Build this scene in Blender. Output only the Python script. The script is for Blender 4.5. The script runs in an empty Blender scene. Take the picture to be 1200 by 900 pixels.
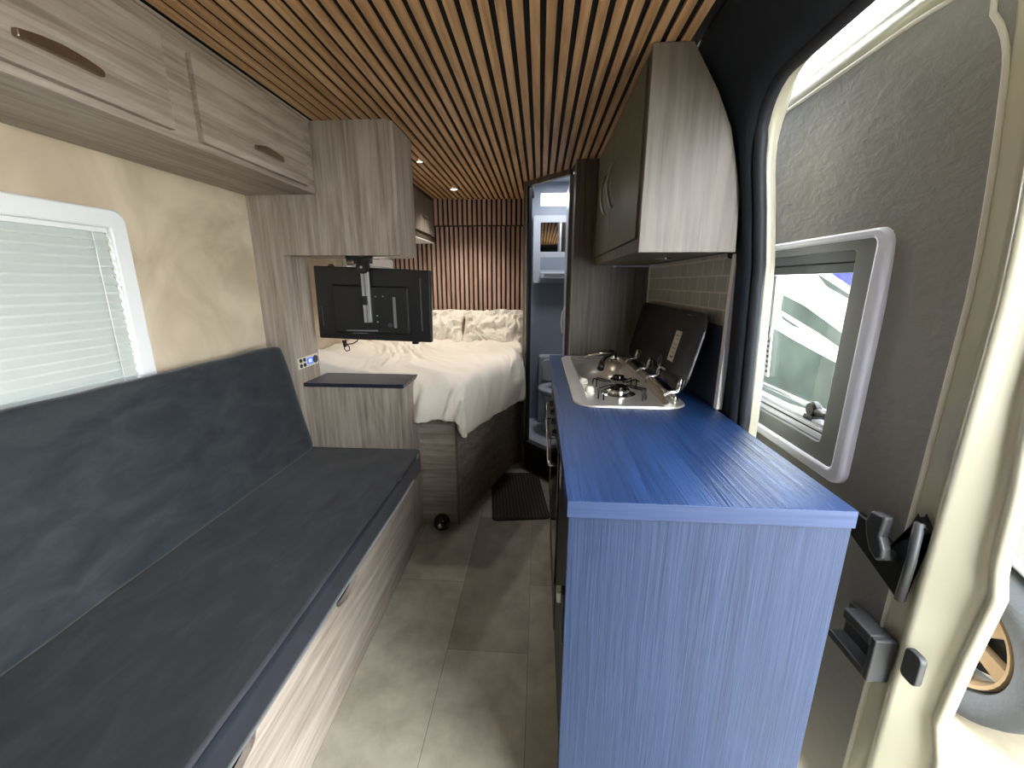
import bpy, bmesh, math, random
from mathutils import Vector, Matrix, noise
from math import sin, cos, pi, sqrt, exp
random.seed(7)
SC = bpy.context.scene
COL = SC.collection

# ------------------------------------------------------------------ camera
F = 480.0; CP = -.2422; CY = -.0662; CR = .003; CH = 1.35
fw = Vector((sin(CY)*cos(CP), cos(CY)*cos(CP), sin(CP)))
r0 = Vector((cos(CY), -sin(CY), 0)); u0 = r0.cross(fw)
rt = r0*cos(CR)+u0*sin(CR); up = u0*cos(CR)-r0*sin(CR)
cam = bpy.data.cameras.new('camera'); camo = bpy.data.objects.new('camera', cam); COL.objects.link(camo)
cam.sensor_fit = 'HORIZONTAL'; cam.sensor_width = 36; cam.lens = F/1200*36; cam.clip_start = .02; cam.clip_end = 200
M = Matrix((rt, up, -fw)).transposed().to_4x4(); M.translation = Vector((0, 0, CH)); camo.matrix_world = M
SC.camera = camo
SC.view_settings.view_transform = 'Standard'; SC.view_settings.look = 'None'
SC.view_settings.gamma = 1; SC.view_settings.exposure = 0.75
try: SC.view_settings.use_curve_mapping = False
except Exception: pass

# ------------------------------------------------------------------ light
W = bpy.data.worlds.new('overcast_sky'); SC.world = W; W.use_nodes = True
wn = W.node_tree; wn.nodes.clear()
wo = wn.nodes.new('ShaderNodeOutputWorld'); wb = wn.nodes.new('ShaderNodeBackground')
wb.inputs['Color'].default_value = (.93, .97, 1.0, 1); wb.inputs['Strength'].default_value = 12.0
wn.links.new(wb.outputs[0], wo.inputs[0])

def lamp(kind, name, loc, energy, color, size=.05, rot=(0, 0, 0), spot=None, blend=.6, size_y=None):
    l = bpy.data.lights.new(name, kind); l.energy = energy; l.color = color
    if kind == 'AREA':
        l.size = size
        if size_y: l.shape = 'RECTANGLE'; l.size_y = size_y
    elif kind == 'SPOT':
        l.shadow_soft_size = size; l.spot_size = spot; l.spot_blend = blend
    elif kind == 'SUN': l.angle = size
    else: l.shadow_soft_size = size
    o = bpy.data.objects.new(name, l); COL.objects.link(o); o.location = loc; o.rotation_euler = rot
    return o

# ------------------------------------------------------------------ materials
def sr(r, g, b):
    f = lambda c: (c/255/12.92 if c/255 <= .04045 else ((c/255+.055)/1.055)**2.4)
    return (f(r), f(g), f(b), 1)

def newmat(name):
    m = bpy.data.materials.new(name); m.use_nodes = True
    nt = m.node_tree; b = nt.nodes['Principled BSDF']
    return m, nt, b

def setp(b, **k):
    mp = dict(color='Base Color', rough='Roughness', metal='Metallic', spec='Specular IOR Level', sheen='Sheen Weight',
              trans='Transmission Weight', coat='Coat Weight', sheenr='Sheen Roughness', ior='IOR', alpha='Alpha')
    for a, v in k.items(): b.inputs[mp[a]].default_value = v

def plain(name, col, rough=.5, metal=0, bump=0, bscale=60, vary=0, **k):
    m, nt, b = newmat(name); setp(b, color=col, rough=rough, metal=metal, **k)
    L = nt.links
    if bump or vary:
        g = nt.nodes.new('ShaderNodeNewGeometry'); n = nt.nodes.new('ShaderNodeTexNoise')
        n.inputs['Scale'].default_value = bscale; n.inputs['Detail'].default_value = 5
        L.new(g.outputs['Position'], n.inputs['Vector'])
        if bump:
            bp = nt.nodes.new('ShaderNodeBump'); bp.inputs['Strength'].default_value = bump; bp.inputs['Distance'].default_value = .01
            L.new(n.outputs['Fac'], bp.inputs['Height']); L.new(bp.outputs[0], b.inputs['Normal'])
        if vary:
            r = nt.nodes.new('ShaderNodeValToRGB')
            r.color_ramp.elements[0].position = .3; r.color_ramp.elements[1].position = .7
            r.color_ramp.elements[0].color = tuple(c*(1-vary) for c in col[:3])+(1,)
            r.color_ramp.elements[1].color = tuple(min(1, c*(1+vary)) for c in col[:3])+(1,)
            L.new(n.outputs['Fac'], r.inputs[0]); L.new(r.outputs[0], b.inputs['Base Color'])
    return m

def wood(name, dark, mid, light, axis='z', rough=.45, across=60, along=2.6, bump=.12, broad=2.2, rings=True, spec=.4):
    """wood grain stretched along one world axis"""
    m, nt, b = newmat(name); L = nt.links; N = nt.nodes
    g = N.new('ShaderNodeNewGeometry')
    def mp(a, c):
        q = N.new('ShaderNodeMapping'); s = [c, c, c]; s['xyz'.index(axis)] = a
        q.inputs['Scale'].default_value = s; L.new(g.outputs['Position'], q.inputs['Vector']); return q
    q1 = mp(along, across); n1 = N.new('ShaderNodeTexNoise')
    n1.inputs['Scale'].default_value = 1; n1.inputs['Detail'].default_value = 8; n1.inputs['Roughness'].default_value = .62
    n1.inputs['Distortion'].default_value = .6; L.new(q1.outputs[0], n1.inputs['Vector'])
    q2 = mp(along*.35, across*.22); n2 = N.new('ShaderNodeTexNoise')
    n2.inputs['Scale'].default_value = broad*.5; n2.inputs['Detail'].default_value = 3; L.new(q2.outputs[0], n2.inputs['Vector'])
    # cathedral rings: bands of a smooth noise field
    q3 = mp(along*.35, across*.09); n3 = N.new('ShaderNodeTexNoise'); n3.inputs['Scale'].default_value = 1.0; n3.inputs['Detail'].default_value = 1
    L.new(q3.outputs[0], n3.inputs['Vector'])
    mu = N.new('ShaderNodeMath'); mu.operation = 'MULTIPLY'; mu.inputs[1].default_value = 90; L.new(n3.outputs['Fac'], mu.inputs[0])
    sn = N.new('ShaderNodeMath'); sn.operation = 'SINE'; L.new(mu.outputs[0], sn.inputs[0])
    a1 = N.new('ShaderNodeMath'); a1.operation = 'MULTIPLY_ADD'; a1.inputs[1].default_value = .03 if rings else 0
    L.new(sn.outputs[0], a1.inputs[0]); L.new(n1.outputs['Fac'], a1.inputs[2])
    mx = N.new('ShaderNodeMath'); mx.operation = 'MULTIPLY_ADD'; mx.inputs[1].default_value = .34; L.new(n2.outputs['Fac'], mx.inputs[0])
    s1 = N.new('ShaderNodeMath'); s1.operation = 'MULTIPLY'; s1.inputs[1].default_value = .66; L.new(a1.outputs[0], s1.inputs[0])
    L.new(s1.outputs[0], mx.inputs[2])
    r = N.new('ShaderNodeValToRGB'); e = r.color_ramp.elements
    e[0].position = .36; e[0].color = dark; e[1].position = .62; e[1].color = light
    k = e.new(.49); k.color = mid
    L.new(mx.outputs[0], r.inputs[0]); L.new(r.outputs[0], b.inputs['Base Color'])
    setp(b, rough=rough, spec=spec)
    bp = N.new('ShaderNodeBump'); bp.inputs['Strength'].default_value = bump; bp.inputs['Distance'].default_value = .004
    L.new(a1.outputs[0], bp.inputs['Height']); L.new(bp.outputs[0], b.inputs['Normal'])
    return m

MT = {}
gd, gm, gl = sr(120, 109, 99), sr(147, 136, 125), sr(167, 157, 146)
MT['grey_z'] = wood('grey_oak_upright', gd, gm, gl, 'z')
MT['grey_y'] = wood('grey_oak_lengthwise', gd, gm, gl, 'y')
MT['grey_x'] = wood('grey_oak_crosswise', gd, gm, gl, 'x')
MT['light_z'] = wood('pale_oak_upright', sr(96, 90, 82), sr(110, 104, 95), sr(121, 115, 106), 'z')
MT['dark_z'] = wood('dark_grey_oak', sr(72, 66, 58), sr(96, 89, 79), sr(118, 110, 98), 'z')
MT['brown_z'] = wood('brown_oak_upright', sr(44, 38, 32), sr(60, 53, 45), sr(76, 68, 58), 'z')
MT['umber'] = plain('olive_grey_laminate', sr(104, 106, 88), .5, vary=.08, bscale=20)
MT['slat'] = wood('walnut_slat', sr(148, 112, 76), sr(180, 142, 102), sr(206, 168, 128), 'y', across=60, along=3, rings=False, rough=.5)
MT['slat_z'] = wood('walnut_slat_upright', sr(142, 112, 96), sr(172, 140, 122), sr(194, 164, 146), 'z', across=60, along=3, rings=False, rough=.5)
MT['felt'] = plain('black_felt', sr(7, 6, 6), .95, bump=.3, bscale=400)
MT['blue_y'] = wood('blue_woodgrain_top', sr(16, 40, 78), sr(22, 48, 90), sr(32, 60, 104), 'y', across=90, along=2.5, rough=.36, bump=.9, spec=.45)
MT['blue_x'] = wood('blue_woodgrain_edge', sr(44, 58, 90), sr(52, 66, 98), sr(60, 74, 106), 'x', across=140, along=2, rough=.4, bump=.08, spec=.3)
MT['blue_z'] = wood('blue_woodgrain_panel', sr(32, 46, 72), sr(36, 51, 78), sr(41, 56, 84), 'z', across=110, along=3, rough=.45, bump=.4, spec=.35)
MT['navy_top'] = wood('dark_navy_top', sr(24, 28, 44), sr(36, 40, 56), sr(52, 54, 66), 'x', rough=.3, bump=.1)
MT['black'] = plain('black_plastic', sr(18, 18, 19), .4)
MT['blackm'] = plain('matt_black', sr(12, 12, 13), .7)
MT['gloss'] = plain('gloss_black', sr(8, 8, 9), .08)
MT['dgrey'] = plain('dark_grey_plastic', sr(58, 60, 62), .45)
MT['mgrey'] = plain('mid_grey_plastic', sr(112, 113, 114), .4)
MT['white'] = plain('white_plastic', sr(226, 228, 228), .35)
MT['lilac'] = plain('cool_white_frame', sr(214, 214, 226), .35)
MT['bathw'] = plain('bathroom_white', sr(176, 181, 190), .35)
MT['bathg'] = plain('bathroom_blue_grey', sr(140, 148, 162), .45, vary=.03, bscale=12)
MT['chrome'] = plain('chrome', sr(215, 215, 212), .12, 1)
MT['steel'] = plain('brushed_steel', sr(218, 214, 206), .3, .72, vary=.05, bscale=30)
MT['alu'] = plain('aluminium', sr(178, 178, 176), .38, .8)
MT['bronze'] = plain('brushed_bronze', sr(150, 132, 114), .28, .9)
MT['cream'] = plain('champagne_paint', sr(204, 200, 178), .35, .2, coat=.4)
MT['rubber'] = plain('rubber_seal', sr(34, 38, 46), .6)
MT['liner'] = plain('navy_headliner', sr(8, 19, 31), .85, bump=.15, bscale=250)
MT['duvet'] = plain('cream_cotton', sr(226, 218, 204), .9, bump=.12, bscale=25, sheen=.15)
MT['sheet'] = plain('mattress_cotton', sr(214, 208, 196), .9)
MT['mirror'] = plain('mirror_glass', (.9, .9, .9, 1), .02, 1)
MT['white_ext'] = plain('motorhome_white', sr(232, 232, 230), .3)
MT['gr_dark'] = plain('motorhome_dark_graphic', sr(62, 70, 64), .8, vary=.3, bscale=3, spec=.1)
MT['gr_blue'] = plain('motorhome_blue_graphic', sr(50, 56, 120), .7, spec=.1)
MT['tyre'] = plain('tyre_rubber', sr(48, 50, 52), .85, bump=.3, bscale=60)
MT['rim'] = plain('dusty_alloy', sr(120, 100, 74), .5, .5)
MT['ground'] = plain('pale_concrete', sr(128, 120, 102), .9, bump=.3, bscale=12, vary=.12)
MT['ivory'] = plain('ivory_knob', sr(232, 226, 210), .4)
MT['paper'] = plain('cream_sticker', sr(206, 202, 184), .6)
MT['silver'] = plain('silver_paint', sr(150, 152, 154), .35, .6)

def plaster():
    m, nt, b = newmat('polished_plaster'); L = nt.links; N = nt.nodes
    g = N.new('ShaderNodeNewGeometry')
    n = N.new('ShaderNodeTexNoise'); n.inputs['Scale'].default_value = 3.2; n.inputs['Detail'].default_value = 6; n.inputs['Distortion'].default_value = 1.6
    L.new(g.outputs['Position'], n.inputs['Vector'])
    r = N.new('ShaderNodeValToRGB'); e = r.color_ramp.elements
    e[0].position = .34; e[0].color = sr(176, 160, 136); e[1].position = .66; e[1].color = sr(206, 192, 168)
    L.new(n.outputs['Fac'], r.inputs[0]); L.new(r.outputs[0], b.inputs['Base Color'])
    setp(b, rough=.5)
    bp = N.new('ShaderNodeBump'); bp.inputs['Strength'].default_value = .08; bp.inputs['Distance'].default_value = .01
    L.new(n.outputs['Fac'], bp.inputs['Height']); L.new(bp.outputs[0], b.inputs['Normal'])
    return m
MT['plaster'] = plaster()

def suede(name, c0, c1, c2):
    m, nt, b = newmat(name); L = nt.links; N = nt.nodes
    g = N.new('ShaderNodeNewGeometry')
    q = N.new('ShaderNodeMapping'); q.inputs['Scale'].default_value = (9, 4, 9); q.inputs['Rotation'].default_value = (.5, .2, .3)
    L.new(g.outputs['Position'], q.inputs['Vector'])
    n = N.new('ShaderNodeTexNoise'); n.inputs['Scale'].default_value = 1.5; n.inputs['Detail'].default_value = 7; n.inputs['Roughness'].default_value = .62
    n.inputs['Distortion'].default_value = .5
    L.new(q.outputs[0], n.inputs['Vector'])
    r = N.new('ShaderNodeValToRGB'); e = r.color_ramp.elements
    e[0].position = .3; e[0].color = c0; e[1].position = .7; e[1].color = c2; k = e.new(.5); k.color = c1
    L.new(n.outputs['Fac'], r.inputs[0]); L.new(r.outputs[0], b.inputs['Base Color'])
    setp(b, rough=.85, sheen=.25, sheenr=.4, spec=.2)
    n2 = N.new('ShaderNodeTexNoise'); n2.inputs['Scale'].default_value = 900; L.new(g.outputs['Position'], n2.inputs['Vector'])
    bp = N.new('ShaderNodeBump'); bp.inputs['Strength'].default_value = .1; bp.inputs['Distance'].default_value = .002
    L.new(n2.outputs['Fac'], bp.inputs['Height']); L.new(bp.outputs[0], b.inputs['Normal'])
    return m
MT['suede'] = suede('slate_suede', sr(34, 37, 42), sr(43, 47, 51), sr(54, 58, 60))
MT['suede_seat'] = suede('slate_suede_seat', sr(36, 37, 41), sr(45, 46, 50), sr(55, 56, 60))

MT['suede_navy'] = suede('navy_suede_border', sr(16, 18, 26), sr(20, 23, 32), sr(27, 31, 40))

def vinyl():
    m, nt, b = newmat('padded_grey_vinyl'); L = nt.links; N = nt.nodes
    g = N.new('ShaderNodeNewGeometry')
    q = N.new('ShaderNodeMapping'); q.inputs['Scale'].default_value = (6, 9, 16); q.inputs['Rotation'].default_value = (.5, 0, 0)
    L.new(g.outputs['Position'], q.inputs['Vector'])
    n = N.new('ShaderNodeTexNoise'); n.inputs['Scale'].default_value = 1.6; n.inputs['Detail'].default_value = 4; n.inputs['Roughness'].default_value = .6; n.inputs['Distortion'].default_value = .35
    L.new(q.outputs[0], n.inputs['Vector'])
    setp(b, color=sr(138, 136, 131), rough=.45, spec=.5)
    bp = N.new('ShaderNodeBump'); bp.inputs['Strength'].default_value = .28; bp.inputs['Distance'].default_value = .012
    L.new(n.outputs['Fac'], bp.inputs['Height']); L.new(bp.outputs[0], b.inputs['Normal'])
    return m
MT['vinyl'] = vinyl()

def floormat():
    m, nt, b = newmat('stone_plank_vinyl'); L = nt.links; N = nt.nodes
    g = N.new('ShaderNodeNewGeometry')
    q = N.new('ShaderNodeMapping'); q.inputs['Rotation'].default_value = (0, 0, pi/2); q.inputs['Location'].default_value = (.35, .02, 0)
    L.new(g.outputs['Position'], q.inputs['Vector'])
    br = N.new('ShaderNodeTexBrick'); br.inputs['Scale'].default_value = 1; br.inputs['Brick Width'].default_value = .9; br.inputs['Row Height'].default_value = .305
    br.inputs['Mortar Size'].default_value = .0012; br.inputs['Mortar Smooth'].default_value = .3; br.offset = .4
    br.inputs['Color1'].default_value = sr(146, 142, 130); br.inputs['Color2'].default_value = sr(184, 178, 162); br.inputs['Mortar'].default_value = sr(112, 108, 98)
    L.new(q.outputs[0], br.inputs['Vector'])
    n = N.new('ShaderNodeTexNoise'); n.inputs['Scale'].default_value = 7; n.inputs['Detail'].default_value = 8; n.inputs['Roughness'].default_value = .65
    L.new(g.outputs['Position'], n.inputs['Vector'])
    r = N.new('ShaderNodeValToRGB'); e = r.color_ramp.elements
    e[0].position = .3; e[0].color = (.6, .6, .58, 1); e[1].position = .7; e[1].color = (1, 1, .98, 1)
    L.new(n.outputs['Fac'], r.inputs[0])
    mx = N.new('ShaderNodeMixRGB'); mx.blend_type = 'MULTIPLY'; mx.inputs[0].default_value = 1
    L.new(br.outputs['Color'], mx.inputs[1]); L.new(r.outputs[0], mx.inputs[2]); L.new(mx.outputs[0], b.inputs['Base Color'])
    setp(b, rough=.5, spec=.35)
    return m
MT['floor'] = floormat()

def tiles():
    m, nt, b = newmat('small_grey_brick_tiles'); L = nt.links; N = nt.nodes
    g = N.new('ShaderNodeNewGeometry'); s = N.new('ShaderNodeSeparateXYZ'); c = N.new('ShaderNodeCombineXYZ')
    L.new(g.outputs['Position'], s.inputs[0]); L.new(s.outputs['Y'], c.inputs['X']); L.new(s.outputs['Z'], c.inputs['Y'])
    br = N.new('ShaderNodeTexBrick'); br.inputs['Scale'].default_value = 1; br.inputs['Brick Width'].default_value = .085; br.inputs['Row Height'].default_value = .055
    br.inputs['Mortar Size'].default_value = .0028; br.inputs['Color1'].default_value = sr(156, 156, 144); br.inputs['Color2'].default_value = sr(172, 171, 160)
    br.inputs['Mortar'].default_value = sr(206, 202, 190)
    L.new(c.outputs[0], br.inputs['Vector']); L.new(br.outputs['Color'], b.inputs['Base Color'])
    bp = N.new('ShaderNodeBump'); bp.invert = True; bp.inputs['Strength'].default_value = .6; bp.inputs['Distance'].default_value = .003
    L.new(br.outputs['Fac'], bp.inputs['Height']); L.new(bp.outputs[0], b.inputs['Normal'])
    setp(b, rough=.3)
    return m
MT['tiles'] = tiles()

def glassmat(name, tint, a):
    m = bpy.data.materials.new(name); m.use_nodes = True; nt = m.node_tree; nt.nodes.clear()
    o = nt.nodes.new('ShaderNodeOutputMaterial'); t = nt.nodes.new('ShaderNodeBsdfTransparent'); g = nt.nodes.new('ShaderNodeBsdfGlossy'); x = nt.nodes.new('ShaderNodeMixShader')
    t.inputs[0].default_value = tint; g.inputs['Roughness'].default_value = .03
    x.inputs[0].default_value = a; nt.links.new(t.outputs[0], x.inputs[1]); nt.links.new(g.outputs[0], x.inputs[2]); nt.links.new(x.outputs[0], o.inputs[0])
    return m
MT['glass'] = glassmat('window_acrylic', (.8, .82, .82, 1), .03)

def blindmat():
    m, nt, b = newmat('blind_fabric'); setp(b, color=sr(196, 202, 198), rough=.7)
    tr = nt.nodes.new('ShaderNodeBsdfTranslucent'); tr.inputs[0].default_value = sr(225, 230, 226)
    mx = nt.nodes.new('ShaderNodeMixShader'); mx.inputs[0].default_value = .05
    out = nt.nodes['Material Output']
    nt.links.new(b.outputs[0], mx.inputs[1]); nt.links.new(tr.outputs[0], mx.inputs[2]); nt.links.new(mx.outputs[0], out.inputs[0])
    return m
MT['blind'] = blindmat()

def emit(name, col, s):
    m, nt, b = newmat(name); setp(b, color=(0, 0, 0, 1))
    b.inputs['Emission Color'].default_value = col; b.inputs['Emission Strength'].default_value = s
    return m
MT['lamp_warm'] = emit('warm_led', (1, .86, .7, 1), 9)
MT['lamp_cool'] = emit('cool_led', (.85, .92, 1, 1), 8)
MT['lcd'] = emit('blue_display', (.04, .08, 1, 1), 1.0)
MT['lcd_digit'] = emit('display_digits', (.6, .85, 1, 1), 1.2)

# ------------------------------------------------------------------ mesh helpers
class MB:
    def __init__(s): s.bm = bmesh.new()
    def box(s, x0, x1, y0, y1, z0, z1):
        v = [s.bm.verts.new((x, y, z)) for x in (x0, x1) for y in (y0, y1) for z in (z0, z1)]
        for f in ((0, 1, 3, 2), (4, 6, 7, 5), (0, 4, 5, 1), (2, 3, 7, 6), (0, 2, 6, 4), (1, 5, 7, 3)): s.bm.faces.new([v[i] for i in f])
        return s
    def hexa(s, pts):   # 8 points: bottom four, top four, same winding
        v = [s.bm.verts.new(p) for p in pts]
        for f in ((3, 2, 1, 0), (4, 5, 6, 7), (0, 1, 5, 4), (1, 2, 6, 5), (2, 3, 7, 6), (3, 0, 4, 7)): s.bm.faces.new([v[i] for i in f])
        return s
    def prism(s, poly, axis, a, b):
        """poly in the two other axes (in xyz order), extruded along axis from a to b"""
        def P(p, t):
            if axis == 'x': return (t, p[0], p[1])
            if axis == 'y': return (p[0], t, p[1])
            return (p[0], p[1], t)
        A = [s.bm.verts.new(P(p, a)) for p in poly]; B = [s.bm.verts.new(P(p, b)) for p in poly]
        n = len(poly)
        s.bm.faces.new(A); s.bm.faces.new(B[::-1])
        for i in range(n): s.bm.faces.new((A[i], A[(i+1) % n], B[(i+1) % n], B[i]))
        return s
    def ring(s, outer, inner, axis, a, b):
        """flat ring between two outlines of equal length, extruded a..b"""
        def P(p, t):
            if axis == 'x': return (t, p[0], p[1])
            if axis == 'y': return (p[0], t, p[1])
            return (p[0], p[1], t)
        n = len(outer)
        oa = [s.bm.verts.new(P(p, a)) for p in outer]; ob = [s.bm.verts.new(P(p, b)) for p in outer]
        ia = [s.bm.verts.new(P(p, a)) for p in inner]; ib = [s.bm.verts.new(P(p, b)) for p in inner]
        for i in range(n):
            j = (i+1) % n
            for q in ((oa[i], oa[j], ia[j], ia[i]), (ob[i], ob[j], ib[j], ib[i]), (oa[i], oa[j], ob[j], ob[i]), (ia[i], ia[j], ib[j], ib[i])): s.bm.faces.new(q)
        return s
    def tube(s, path, r, n=10, cap=True):
        P = [Vector(p) for p in path]; rings = []; ref = None
        for i, p in enumerate(P):
            t = (P[min(i+1, len(P)-1)]-P[max(i-1, 0)]).normalized()
            if ref is None:
                ref = Vector((0, 0, 1)) if abs(t.z) < .9 else Vector((1, 0, 0))
            a = (ref-t*ref.dot(t)).normalized(); b = t.cross(a); ref = a
            rr = r[i] if isinstance(r, (list, tuple)) else r
            rings.append([s.bm.verts.new(p+a*rr*cos(2*pi*k/n)+b*rr*sin(2*pi*k/n)) for k in range(n)])
        for i in range(len(rings)-1):
            for k in range(n): s.bm.faces.new((rings[i][k], rings[i][(k+1) % n], rings[i+1][(k+1) % n], rings[i+1][k]))
        if cap: s.bm.faces.new(rings[0][::-1]); s.bm.faces.new(rings[-1])
        return s
    def lathe(s, prof, c, axis='z', n=32, close=False):
        """prof: (radius, height along axis) about c"""
        rings = []
        for r, h in prof:
            rg = []
            for k in range(n):
                a = 2*pi*k/n; u, v = r*cos(a), r*sin(a)
                p = {'z': (c[0]+u, c[1]+v, c[2]+h), 'x': (c[0]+h, c[1]+u, c[2]+v), 'y': (c[0]+u, c[1]+h, c[2]+v)}[axis]
                rg.append(s.bm.verts.new(p))
            rings.append(rg)
        m = len(rings)
        for i in range(m if close else m-1):
            A, B = rings[i], rings[(i+1) % m]
            for k in range(n): s.bm.faces.new((A[k], A[(k+1) % n], B[(k+1) % n], B[k]))
        if not close:
            s.bm.faces.new(rings[0][::-1]); s.bm.faces.new(rings[-1])
        return s
    def grid(s, rows, closeu=False):
        V = [[s.bm.verts.new(p) for p in r] for r in rows]
        for i in range(len(V)-1):
            for j in range(len(V[0])-1): s.bm.faces.new((V[i][j], V[i][j+1], V[i+1][j+1], V[i+1][j]))
        return s

def rrect(a0, a1, b0, b1, r, n=6):
    out = []
    for ca, cb, st in ((a1-r, b1-r, 0), (a0+r, b1-r, pi/2), (a0+r, b0+r, pi), (a1-r, b0+r, 3*pi/2)):
        for k in range(n+1):
            t = st+pi/2*k/n; out.append((ca+r*cos(t), cb+r*sin(t)))
    return out

def put(name, mb, mat, parent=None, bevel=0, seg=2, smooth=False, solid=0, sub=0, auto=None):
    bm = mb.bm
    bmesh.ops.recalc_face_normals(bm, faces=bm.faces)
    org = Vector((0, 0, 0))
    if parent is not None: org = parent['_o'] if False else ORG[parent.name]
    else:
        xs = [v.co for v in bm.verts]
        org = Vector((sum(v.x for v in xs)/len(xs), sum(v.y for v in xs)/len(xs), min(v.z for v in xs)))
    if parent is None: bmesh.ops.translate(bm, vec=-org, verts=bm.verts)
    else: bmesh.ops.translate(bm, vec=-org, verts=bm.verts)
    me = bpy.data.meshes.new(name); bm.to_mesh(me); bm.free()
    me.materials.append(MT[mat] if isinstance(mat, str) else mat)
    o = bpy.data.objects.new(name, me); COL.objects.link(o)
    if parent is not None: o.parent = parent; ORG[o.name] = org
    else: o.location = org; ORG[o.name] = org
    if smooth or auto:
        for p in me.polygons: p.use_smooth = True
        if auto:
            try:
                me.set_sharp_from_angle(angle=auto)
            except Exception: pass
    if solid:
        q = o.modifiers.new('solid', 'SOLIDIFY'); q.thickness = solid; q.offset = 0
    if bevel:
        q = o.modifiers.new('bevel', 'BEVEL'); q.width = bevel; q.segments = seg; q.limit_method = 'ANGLE'; q.angle_limit = .7
    if sub:
        q = o.modifiers.new('sub', 'SUBSURF'); q.levels = sub; q.render_levels = sub
    return o
ORG = {}
def thing(name, label, cat, loc, group=None):
    o = bpy.data.objects.new(name, None); COL.objects.link(o); o.location = loc; o.empty_display_size = .05
    ORG[o.name] = Vector(loc)
    if label: o['label'] = label; o['category'] = cat
    if group: o['group'] = group
    return o
def tag(o, label, cat, group=None, kind=None):
    o['label'] = label; o['category'] = cat
    if group: o['group'] = group
    if kind: o['kind'] = kind
    return o
def struct(name, mb=None, mat=None, label=None, loc=None, **k):
    o = put(name, mb, mat, **k) if mb else thing(name, None, None, loc)
    o['kind'] = 'structure'
    if label: o['label'] = label
    return o
B = lambda *a: MB().box(*a)

XL = -1.25           # left wall
ZC = 1.98            # underside of the ceiling slats
PIT = .0402

# ================================================================== THE SETTING
struct('floor', B(-1.27, .66, -1.3, 3.46, -.04, 0), 'floor', 'pale stone-look vinyl plank floor of the van')
# left wall with two window holes
wl = MB()
def wall_with_holes(mb, x0, x1, ya, yb, za, zb, holes):
    ys = sorted({ya, yb, *[h[0] for h in holes], *[h[1] for h in holes]})
    for a, b in zip(ys, ys[1:]):
        hs = [h for h in holes if h[0] <= a and h[1] >= b]
        if not hs: mb.box(x0, x1, a, b, za, zb)
        else:
            mb.box(x0, x1, a, b, za, hs[0][2]); mb.box(x0, x1, a, b, hs[0][3], zb)
wall_with_holes(wl, XL-.05, XL, -1.3, 3.55, 0, 2.1, [(.40, 1.15, 1.0, 1.49), (2.70, 3.42, 1.08, 1.46)])
struct('wall_left', wl, 'plaster', 'beige polished plaster wall with a window behind the bench')
# ceiling: walnut slats on black felt
def diag_end(x, base=3.41):
    if x < -.085: return base
    if x < .18: return 2.885+(x+.085)/(.265)*(2.575-2.885)
    return 2.38
ce = MB(); k = 0
x = -.926+.004
SW = .0245
while x+SW < .395:
    for ya, yb in ((-.6, 2.452), (2.456, 9)):
        ea, eb = min(diag_end(x), yb), min(diag_end(x+SW), yb)
        if ea <= ya+.01: continue
        ce.hexa([(x, ya, ZC), (x+SW, ya, ZC), (x+SW, eb, ZC), (x, ea, ZC), (x, ya, ZC+.008), (x+SW, ya, ZC+.008), (x+SW, eb, ZC+.008), (x, ea, ZC+.008)])
    x += PIT
ceil = struct('ceiling', ce, 'slat', 'ceiling of walnut slats over black felt')
fb = MB(); fb.prism([(-1.25, -1.3), (.42, -1.3), (.42, 2.44), (.24, 2.44), (.24, 2.62), (-.06, 2.93), (-.06, 3.5), (-1.25, 3.5)], 'z', ZC+.0082, ZC+.03)
put('felt_backing', fb, 'felt', ceil)
struct('roof_shell', B(-1.30, .56, -1.3, 3.56, 2.2, 2.24), 'cream', 'painted outer roof of the van').name = 'ceiling_outer'
# head wall
hw = MB(); x = -1.24
while x+.023 < -.10:
    hw.box(x, x+.023, 3.486, 3.5, .6, 1.79)
    hw.box(x+.012, x+.035, 3.398, 3.412, 1.79, ZC)
    x += .0385
back = struct('wall_back', hw, 'slat_z', 'head wall of upright walnut slats behind the bed')
put('felt_backing', MB().box(-1.25, -.09, 3.5, 3.52, 0, 2.0).box(-1.25, -.09, 3.412, 3.5, 1.79, 2.0), 'felt', back)
struct('wall_bulkhead', MB().box(XL-.05, .64, 3.56, 3.58, -.04, 1.90).box(XL-.05, .64, 3.56, 3.58, 2.06, 2.24).box(XL-.05, -.05, 3.56, 3.58, 1.90, 2.06), 'cream').name = 'wall_rear_outer'
# right body side behind the kitchen, curved like a van side
RW = [(.64, 0), (.625, .94), (.605, 1.44), (.565, 1.70), (.51, 1.83), (.42, 1.99), (.42, 2.2)]
def xr(z):
    for (a, za), (b, zb) in zip(RW, RW[1:]):
        if za <= z <= zb: return a+(b-a)*(z-za)/(zb-za)
    return RW[-1][0]
poly = RW+[(.50, 2.2), (.56, 1.95), (.61, 1.75), (.66, 1.44), (.69, .94), (.70, 0)]
struct('wall_right', MB().prism(poly, 'y', 1.42, 3.56), 'dgrey', 'curved van side wall behind the kitchen')
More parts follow.
